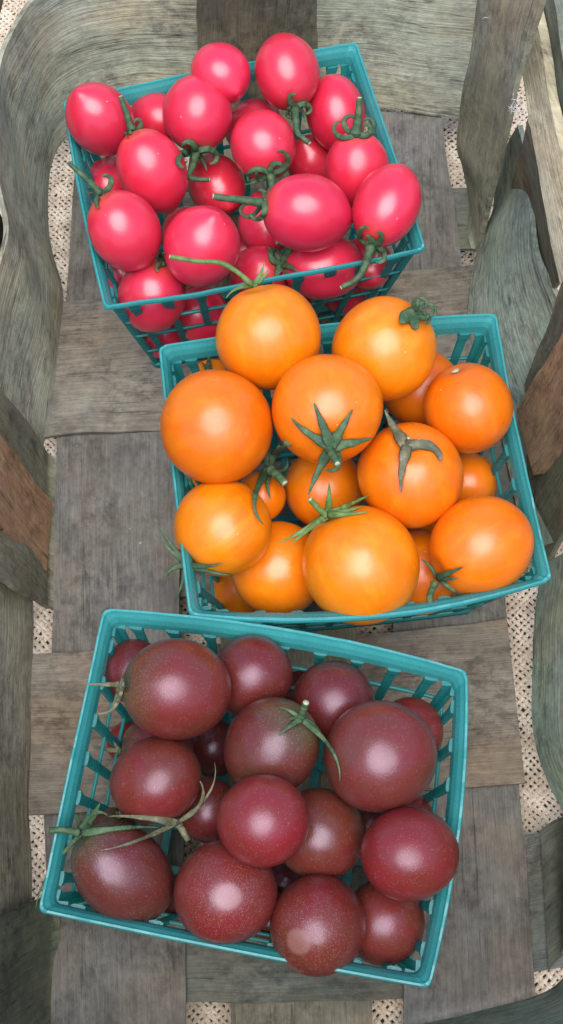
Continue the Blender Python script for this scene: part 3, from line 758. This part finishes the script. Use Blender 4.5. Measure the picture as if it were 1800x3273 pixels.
TINT = {'P5': (1.25, 1.55, 1.5, 0), 'P9': (1.1, 1.45, 1.15, 0), 'P4': (1.0, 1.35, 1.2, 0), 'P8': (1.6, 1.05, 1.25, 0), 'P10': (1.5, 1.05, 1.2, 0), 'P1': (1.35, 1.25, 1.2, 0), 'P11': (.9, 1.2, 1.2, 0),
        'P7': (1.25, 1.2, 1.1, 0), 'P12': (1.35, 1.2, 1.25, 1), 'P13': (1.25, 1.25, 1.2, 1), 'P14': (1.15, 1.45, 1.2, 0), 'P6': (1.4, 1.0, 1.0, 0), 'P17': (1.8, .8, .8, 0), 'P21': (1.6, 1.0, 1.0, 0),
        'O1': (1.0, 1.12, 1.0, 0), 'O5': (.98, .84, .9, 0), 'O7': (1.0, 1.12, 1.1, 0), 'O8': (1.0, 1.12, 1.1, 0), 'O12': (.97, 1.0, 1, 0)}
for key in FRUIT: fruit(key)

def hit(B, x, y):
    """depth along the picture ray where it meets a fruit, or None"""
    d = ray(x, y); oc = EYE - B['c']; s = B['b'] / B['L'] - 1; a = B['ax']
    d2 = d + a * (d @ a) * s; o2 = oc + a * (oc @ a) * s
    A = d2 @ d2; Bq = 2 * (d2 @ o2); Cq = o2 @ o2 - B['b'] ** 2; D = Bq * Bq - 4 * A * Cq
    return None if D < 0 else (-Bq - math.sqrt(D)) / (2 * A)
def base_depth(B, x, y):
    t = hit(B, x, y)
    return t if t is not None else (B['c'] - EYE) @ FWD - B['b'] * .12
def place(key, pts, lifts, t0, slack=.005):
    """drape a picture line over the fruit of one basket, lifted towards the viewer"""
    near = [BODY[q] for q in BODY if q[0] == key[0]]
    ts = []
    for x, y in pts:
        h = [t for t in (hit(B, x, y) for B in near) if t is not None]
        t = min(h) if h else t0 + slack
        ts.append(min(max(t, t0 - .02), t0 + slack))
    ts = np.array(ts); k = 5
    pad = np.r_[np.full(k, ts[0]), ts, np.full(k, ts[-1])]
    low = np.array([pad[i:i + 2 * k + 1].min() for i in range(len(ts))]); sm = np.convolve(np.r_[np.full(2, low[0]), low, np.full(2, low[-1])], np.ones(5) / 5, 'valid')
    ts = np.minimum(.5 * sm + .5 * ts, ts)
    return np.array([EYE + ray(*p) * (t - .0007 - l) for p, t, l in zip(pts, ts, lifts)])

def sepal_path(x, y, ang, S, turns, n=26, pw=1.8):
    s = np.linspace(0, 1, n); head = math.radians(ang) + turns * 2 * math.pi * s ** pw
    st = S / (n - 1)
    X = x + np.r_[0, np.cumsum(np.cos(head[:-1]))] * st; Y = y - np.r_[0, np.cumsum(np.sin(head[:-1]))] * st
    return list(zip(X, Y))
def calyx(key, centre, sepals, stem=None, mat=GREEN, cut=True, host=None, hub=9, dt=0.0):
    """centre px; sepals: (angle, length px, turns, width px, end lift mm[, start offset px]); stem: list of (x, y, lift mm), r0, r1 px"""
    B = BODY[key]; par = host or B['o']; mpp = B['mpp']; t0 = base_depth(B, *centre) - dt
    c = place(key, [centre], [0.0004], t0)[0]
    r, u, v = frame_at(c); nrm = B['ax'] if host is None else v
    # hub: a small lumpy button
    V = []; F = []; n = 10; hr = hub * mpp
    e1 = unit(r - nrm * (r @ nrm)); e2 = np.cross(nrm, e1)
    for i, (q, hgt) in enumerate(((1.15, -.35), (1.0, .1), (.6, .42), (.0, .5))):
        for j in range(n):
            a = 2 * math.pi * j / n; k = 1 + .12 * math.sin(5 * a)
            V.append(c + hr * (q * k * (math.cos(a) * e1 + math.sin(a) * e2) + hgt * nrm))
    for i in range(3):
        for j in range(n): F.append((i*n+j, i*n+(j+1) % n, (i+1)*n+(j+1) % n, (i+1)*n+j))
    F.append(tuple(range(n-1, -1, -1)))
    if host is None:
        cal = obj('calyx', V, F, mat); world_child(cal, par)
    else:
        cal = par; o = obj('hub', V, F, mat); world_child(o, par)
    for sp in sepals:
        ang, S, turns, w, lift = sp[:5]; off = sp[5] if len(sp) > 5 else 0.0
        x = centre[0] + off * math.cos(math.radians(ang)); y = centre[1] - off * math.sin(math.radians(ang))
        n = 26; p = sepal_path(x, y, ang, S, turns, n); s = np.linspace(0, 1, n)
        P = place(key, p, .001 * lift * s ** 1.4 + .0004, t0)
        shape = np.interp(s, [0, .15, .4, .7, .93, 1], [.95, 1.1, 1.1, .85, .5, .28] if abs(turns) > .27 else [1.1, 1.12, .80, .48, .22, .08])
        wob = 1 + .09 * np.sin(s * 17 + rng.uniform(0, 6)) 
        rad = .58 * w * mpp * shape * wob
        nn = []
        tw = rng.uniform(-.5, .5)
        for i in range(n):
            _, _, vv = frame_at(P[i]); nn.append(unit(vv + tw * s[i] * r))
        V, F = tube(P, rad, 8, .42, nn)
        # crease down the middle of the blade
        V = np.array(V).reshape(n, 8, 3)
        for i in range(n): V[i, 2] -= np.array(nn[i]) * rad[i] * .22
        o = obj('sepal', V.reshape(-1, 3), F, mat); world_child(o, cal)
    if stem:
        pts, r0, r1 = stem
        q = spline(np.array(pts, float), 22)
        ts = np.array([EYE + ray(a, b) * (t0 - .0006 - .001 * l) for a, b, l in q])
        s = np.linspace(0, 1, 22)
        rad = mpp * (r0 + (r1 - r0) * s) * (1 + .05 * np.sin(s * 23)) * np.interp(s, [0, .06, .14], [1.25, 1.12, 1.0])
        V, F = tube(ts, rad, 10); so = obj('stem', V, F, mat); world_child(so, par)
        if cut:
            d = unit(ts[-1] - ts[-2]); V, F = tube([ts[-1] - d * .0002, ts[-1] + d * .00025], rad[-1] * .86, 10); o = obj('cut_end', V, F, PALE); world_child(o, so)
    return cal

# red plum tomatoes: thick curly sepals
calyx('R2', (334, 329), [(15, 58, .75, 10, 3), (195, 26, .3, 9, 1), (225, 24, -.3, 9, .5)], ([(332, 326, 0), (320, 290, 2), (304, 243, 4)], 10, 6))
calyx('R3', (494, 381), [(106, 56, .52, 13, 3), (22, 92, -.62, 14, 3), (176, 88, .58, 13, 3), (243, 54, .05, 16, 1), (-52, 56, -.08, 13, 1)], ([(494, 384, 1), (486, 415, 5), (476, 444, 8), (500, 451, 9), (527, 452, 9)], 9, 6))
calyx('R11', (256, 488), [(38, 66, .55, 12, 3, 8), (168, 34, .08, 14, 2), (222, 42, .3, 11, 1)], ([(252, 486, 0), (215, 448, 3), (171, 408, 5)], 10, 5))
calyx('R5', (745, 268), [(150, 50, -.55, 12, 2), (28, 62, -.62, 12, 2), (192, 52, .6, 11, 2), (-38, 50, -.2, 13, 1), (242, 40, .1, 12, 1)], ([(743, 274, 1), (745, 305, 5), (750, 336, 7), (779, 361, 8)], 9, 6))
calyx('R8', (897, 339), [(202, 98, -.6, 11, 2), (160, 96, -.78, 11, 3), (-14, 72, .72, 12, 3), (-4, 96, .7, 12, 2)], ([(896, 337, 0), (902, 290, 3), (905, 246, 6)], 13, 7))
calyx('R7', (679, 436), [(152, 80, .45, 12, 3), (82, 52, -.5, 13, 3), (10, 104, .58, 12, 2), (214, 70, -.08, 12, 2), (232, 66, -.8, 10, 4)], ([(682, 444, 1), (684, 475, 4), (666, 496, 6)], 10, 8), cut=False)
calyx('R10', (664, 507), [(282, 78, -.55, 13, 3), (236, 92, -.75, 9, 2, 18), (70, 40, .4, 12, 2)], ([(660, 511, 1), (610, 503, 4), (570, 499, 5), (537, 494, 6)], 11, 8))
calyx('R20', (708, 664), [(166, 66, -.62, 13, 3), (246, 46, .05, 20, 2), (-14, 48, -.1, 15, 1), (116, 62, .15, 13, 2), (-72, 32, .2, 12, 1)], ([(716, 656, 1), (727, 632, 4), (722, 614, 6), (697, 608, 8)], 10, 8))
calyx('R9', (937, 616), [(166, 84, -.62, 11, 2), (100, 30, .2, 17, 2), (16, 54, .5, 13, 2), (-18, 80, -.6, 12, 2), (-52, 60, -.5, 9, 1)], ([(933, 622, 1), (917, 672, 5), (898, 702, 6), (859, 724, 6)], 11, 7))
calyx('R13', (408, 662), [(120, 34, -.4, 9, 1), (200, 30, .4, 9, 1), (60, 30, .3, 9, 1)])
# orange tomatoes
calyx('O1', (640, 717), [(186, 82, .16, 11, 1), (58, 66, .08, 11, 1), (40, 46, .1, 11, .5, 10), (150, 40, -.1, 8, 0, 4)], ([(632, 716, 0), (607, 692, 2), (575, 670, 3), (548, 660, 4), (493, 657, 5), (428, 646, 6)], 6.5, 6), FRESH)
calyx('O2', (1046, 794), [(108, 84, -.72, 11, 4), (62, 92, -.68, 9, 4), (-24, 72, .55, 10, 3), (176, 46, .3, 30, 2), (250, 36, .3, 22, 2), (20, 60, -.6, 10, 4)], ([(1044, 786, 1), (1050, 766, 4), (1054, 752, 5)], 8, 6), cut=False)
calyx('O4', (834, 1123), [(112, 118, .0, 23, .4), (60, 108, .0, 22, .4), (9, 106, .02, 24, .4), (153, 126, -.07, 22, .4), (241, 136, .03, 22, 1), (-48, 92, -.5, 13, 3)], ([(829, 1130, 1), (838, 1148, 4), (849, 1167, 7)], 10, 8))
calyx('O6', (1024, 1123), [(126, 108, -.04, 26, .6), (256, 118, .06, 22, .6), (12, 108, -.3, 20, 1), (28, 56, -.1, 14, 2), (205, 24, .1, 12, .5)], ([(1025, 1118, 0), (1028, 1102, 2)], 7, 5), DRY)
calyx('O8', (826, 1296), [(86, 82, .02, 17, 3), (26, 116, .0, 15, 1), (12, 88, .02, 14, .5), (2, 100, .02, 12, .3), (216, 122, .02, 15, 1), (213, 142, -.03, 17, .6), (206, 60, .1, 12, .5)], ([(822, 1296, 1), (802, 1280, 3), (780, 1256, 6)], 9, 7), FRESH)
calyx('O16', (676, 1178), [(72, 116, -.3, 16, 4), (-24, 66, .4, 9, 3), (236, 156, .24, 16, 4), (264, 80, .08, 13, 3), (110, 60, -.35, 13, 4), (-50, 60, .1, 10, 3)], ([(682, 1182, 3), (700, 1198, 6), (717, 1216, 8)], 12, 10), mat=GREEN, dt=.007)
calyx('O7', (468, 1420), [(127, 134, -.01, 13, 1), (138, 108, -.02, 10, 1), (-8, 92, .08, 13, 1), (-18, 128, .04, 13, 1), (192, 68, .2, 14, 1), (262, 98, -.08, 11, 1)], None)
calyx('O9', (1101, 1453), [(120, 62, .1, 12, 1), (22, 72, .0, 14, 1), (-8, 52, .05, 12, 1), (-40, 120, .09, 11, 1)], ([(1094, 1468, 2), (1082, 1498, 5), (1083, 1522, 6)], 9, 8))
calyx('O17', (524, 926), [(84, 40, .05, 11, 1), (140, 24, 0, 10, 1)])
calyx('O19', (480, 1226), [(110, 34, .1, 12, 2), (200, 24, .2, 10, 2), (-40, 40, .1, 9, 2)], None, FRESH)
# purple tomatoes
calyx('P1', (308, 1722), [(180, 96, .0, 12, 2), (250, 60, -.05, 18, 0), (262, 110, -.28, 9, 1), (90, 40, -.1, 10, 0)], None, DRY)
calyx('P16', (300, 1890), [(170, 92, .02, 11, 2), (120, 30, 0, 10, 0)], None, DRY)
calyx('P4', (757, 1809), [(214, 68, .02, 12, .4), (-38, 196, -.17, 12, .6), (-20, 78, -.2, 11, 2), (140, 62, .1, 11, .6), (170, 30, .1, 12, .5)], ([(759, 1802, 1), (765, 1783, 4), (770, 1768, 6)], 9, 9), GREEN)
calyx('P11', (205, 2097), [(9, 200, -.04, 15, 1), (55, 88, .03, 26, 3), (76, 98, -.35, 10, 4), (226, 232, .11, 9, 2), (100, 50, .05, 16, 3)], ([(198, 2096, 1), (160, 2088, 3), (124, 2090, 4)], 9, 8), GREEN, cut=False)
calyx('P19', (300, 2052), [(120, 40, -.2, 10, 2), (60, 40, .2, 9, 2)], None, DRY)

# a calyx that has come loose and lies across two fruits
loose = empty('loose_calyx', at(444, 2069, .085)); tag(loose, 'withered loose calyx with long thin sepals lying across two purple tomatoes', 'calyx')
calyx('P11', (446, 2070), [(170, 176, .04, 16, 1.5), (206, 206, -.05, 11, 1.5), (28, 136, .28, 9, 3), (34, 190, .2, 9, 3)], ([(450, 2074, 1), (462, 2094, 1), (474, 2114, 1)], 9, 8), DRY, cut=False, host=loose, hub=8)

# pale stem scar on one orange fruit
B = BODY['O5']; c = place('O5', [(1145, 927)], [0.0], base_depth(B, 1145, 927))[0]; nrm = unit(c - B['c']); e1 = unit(np.cross(nrm, [0, 0, 1.])); e2 = np.cross(nrm, e1)
V = [c - nrm * .0009 + .0014 * (math.cos(a) * e1 * 1.0 + math.sin(a) * e2 * .8) * (1 + .2 * math.sin(3 * a)) for a in np.linspace(0, 6.28, 12, endpoint=False)] + [c - nrm * .0002]
o = obj('stem_scar', V, [(i, (i + 1) % 12, 12) for i in range(12)], PALE); world_child(o, B['o'])
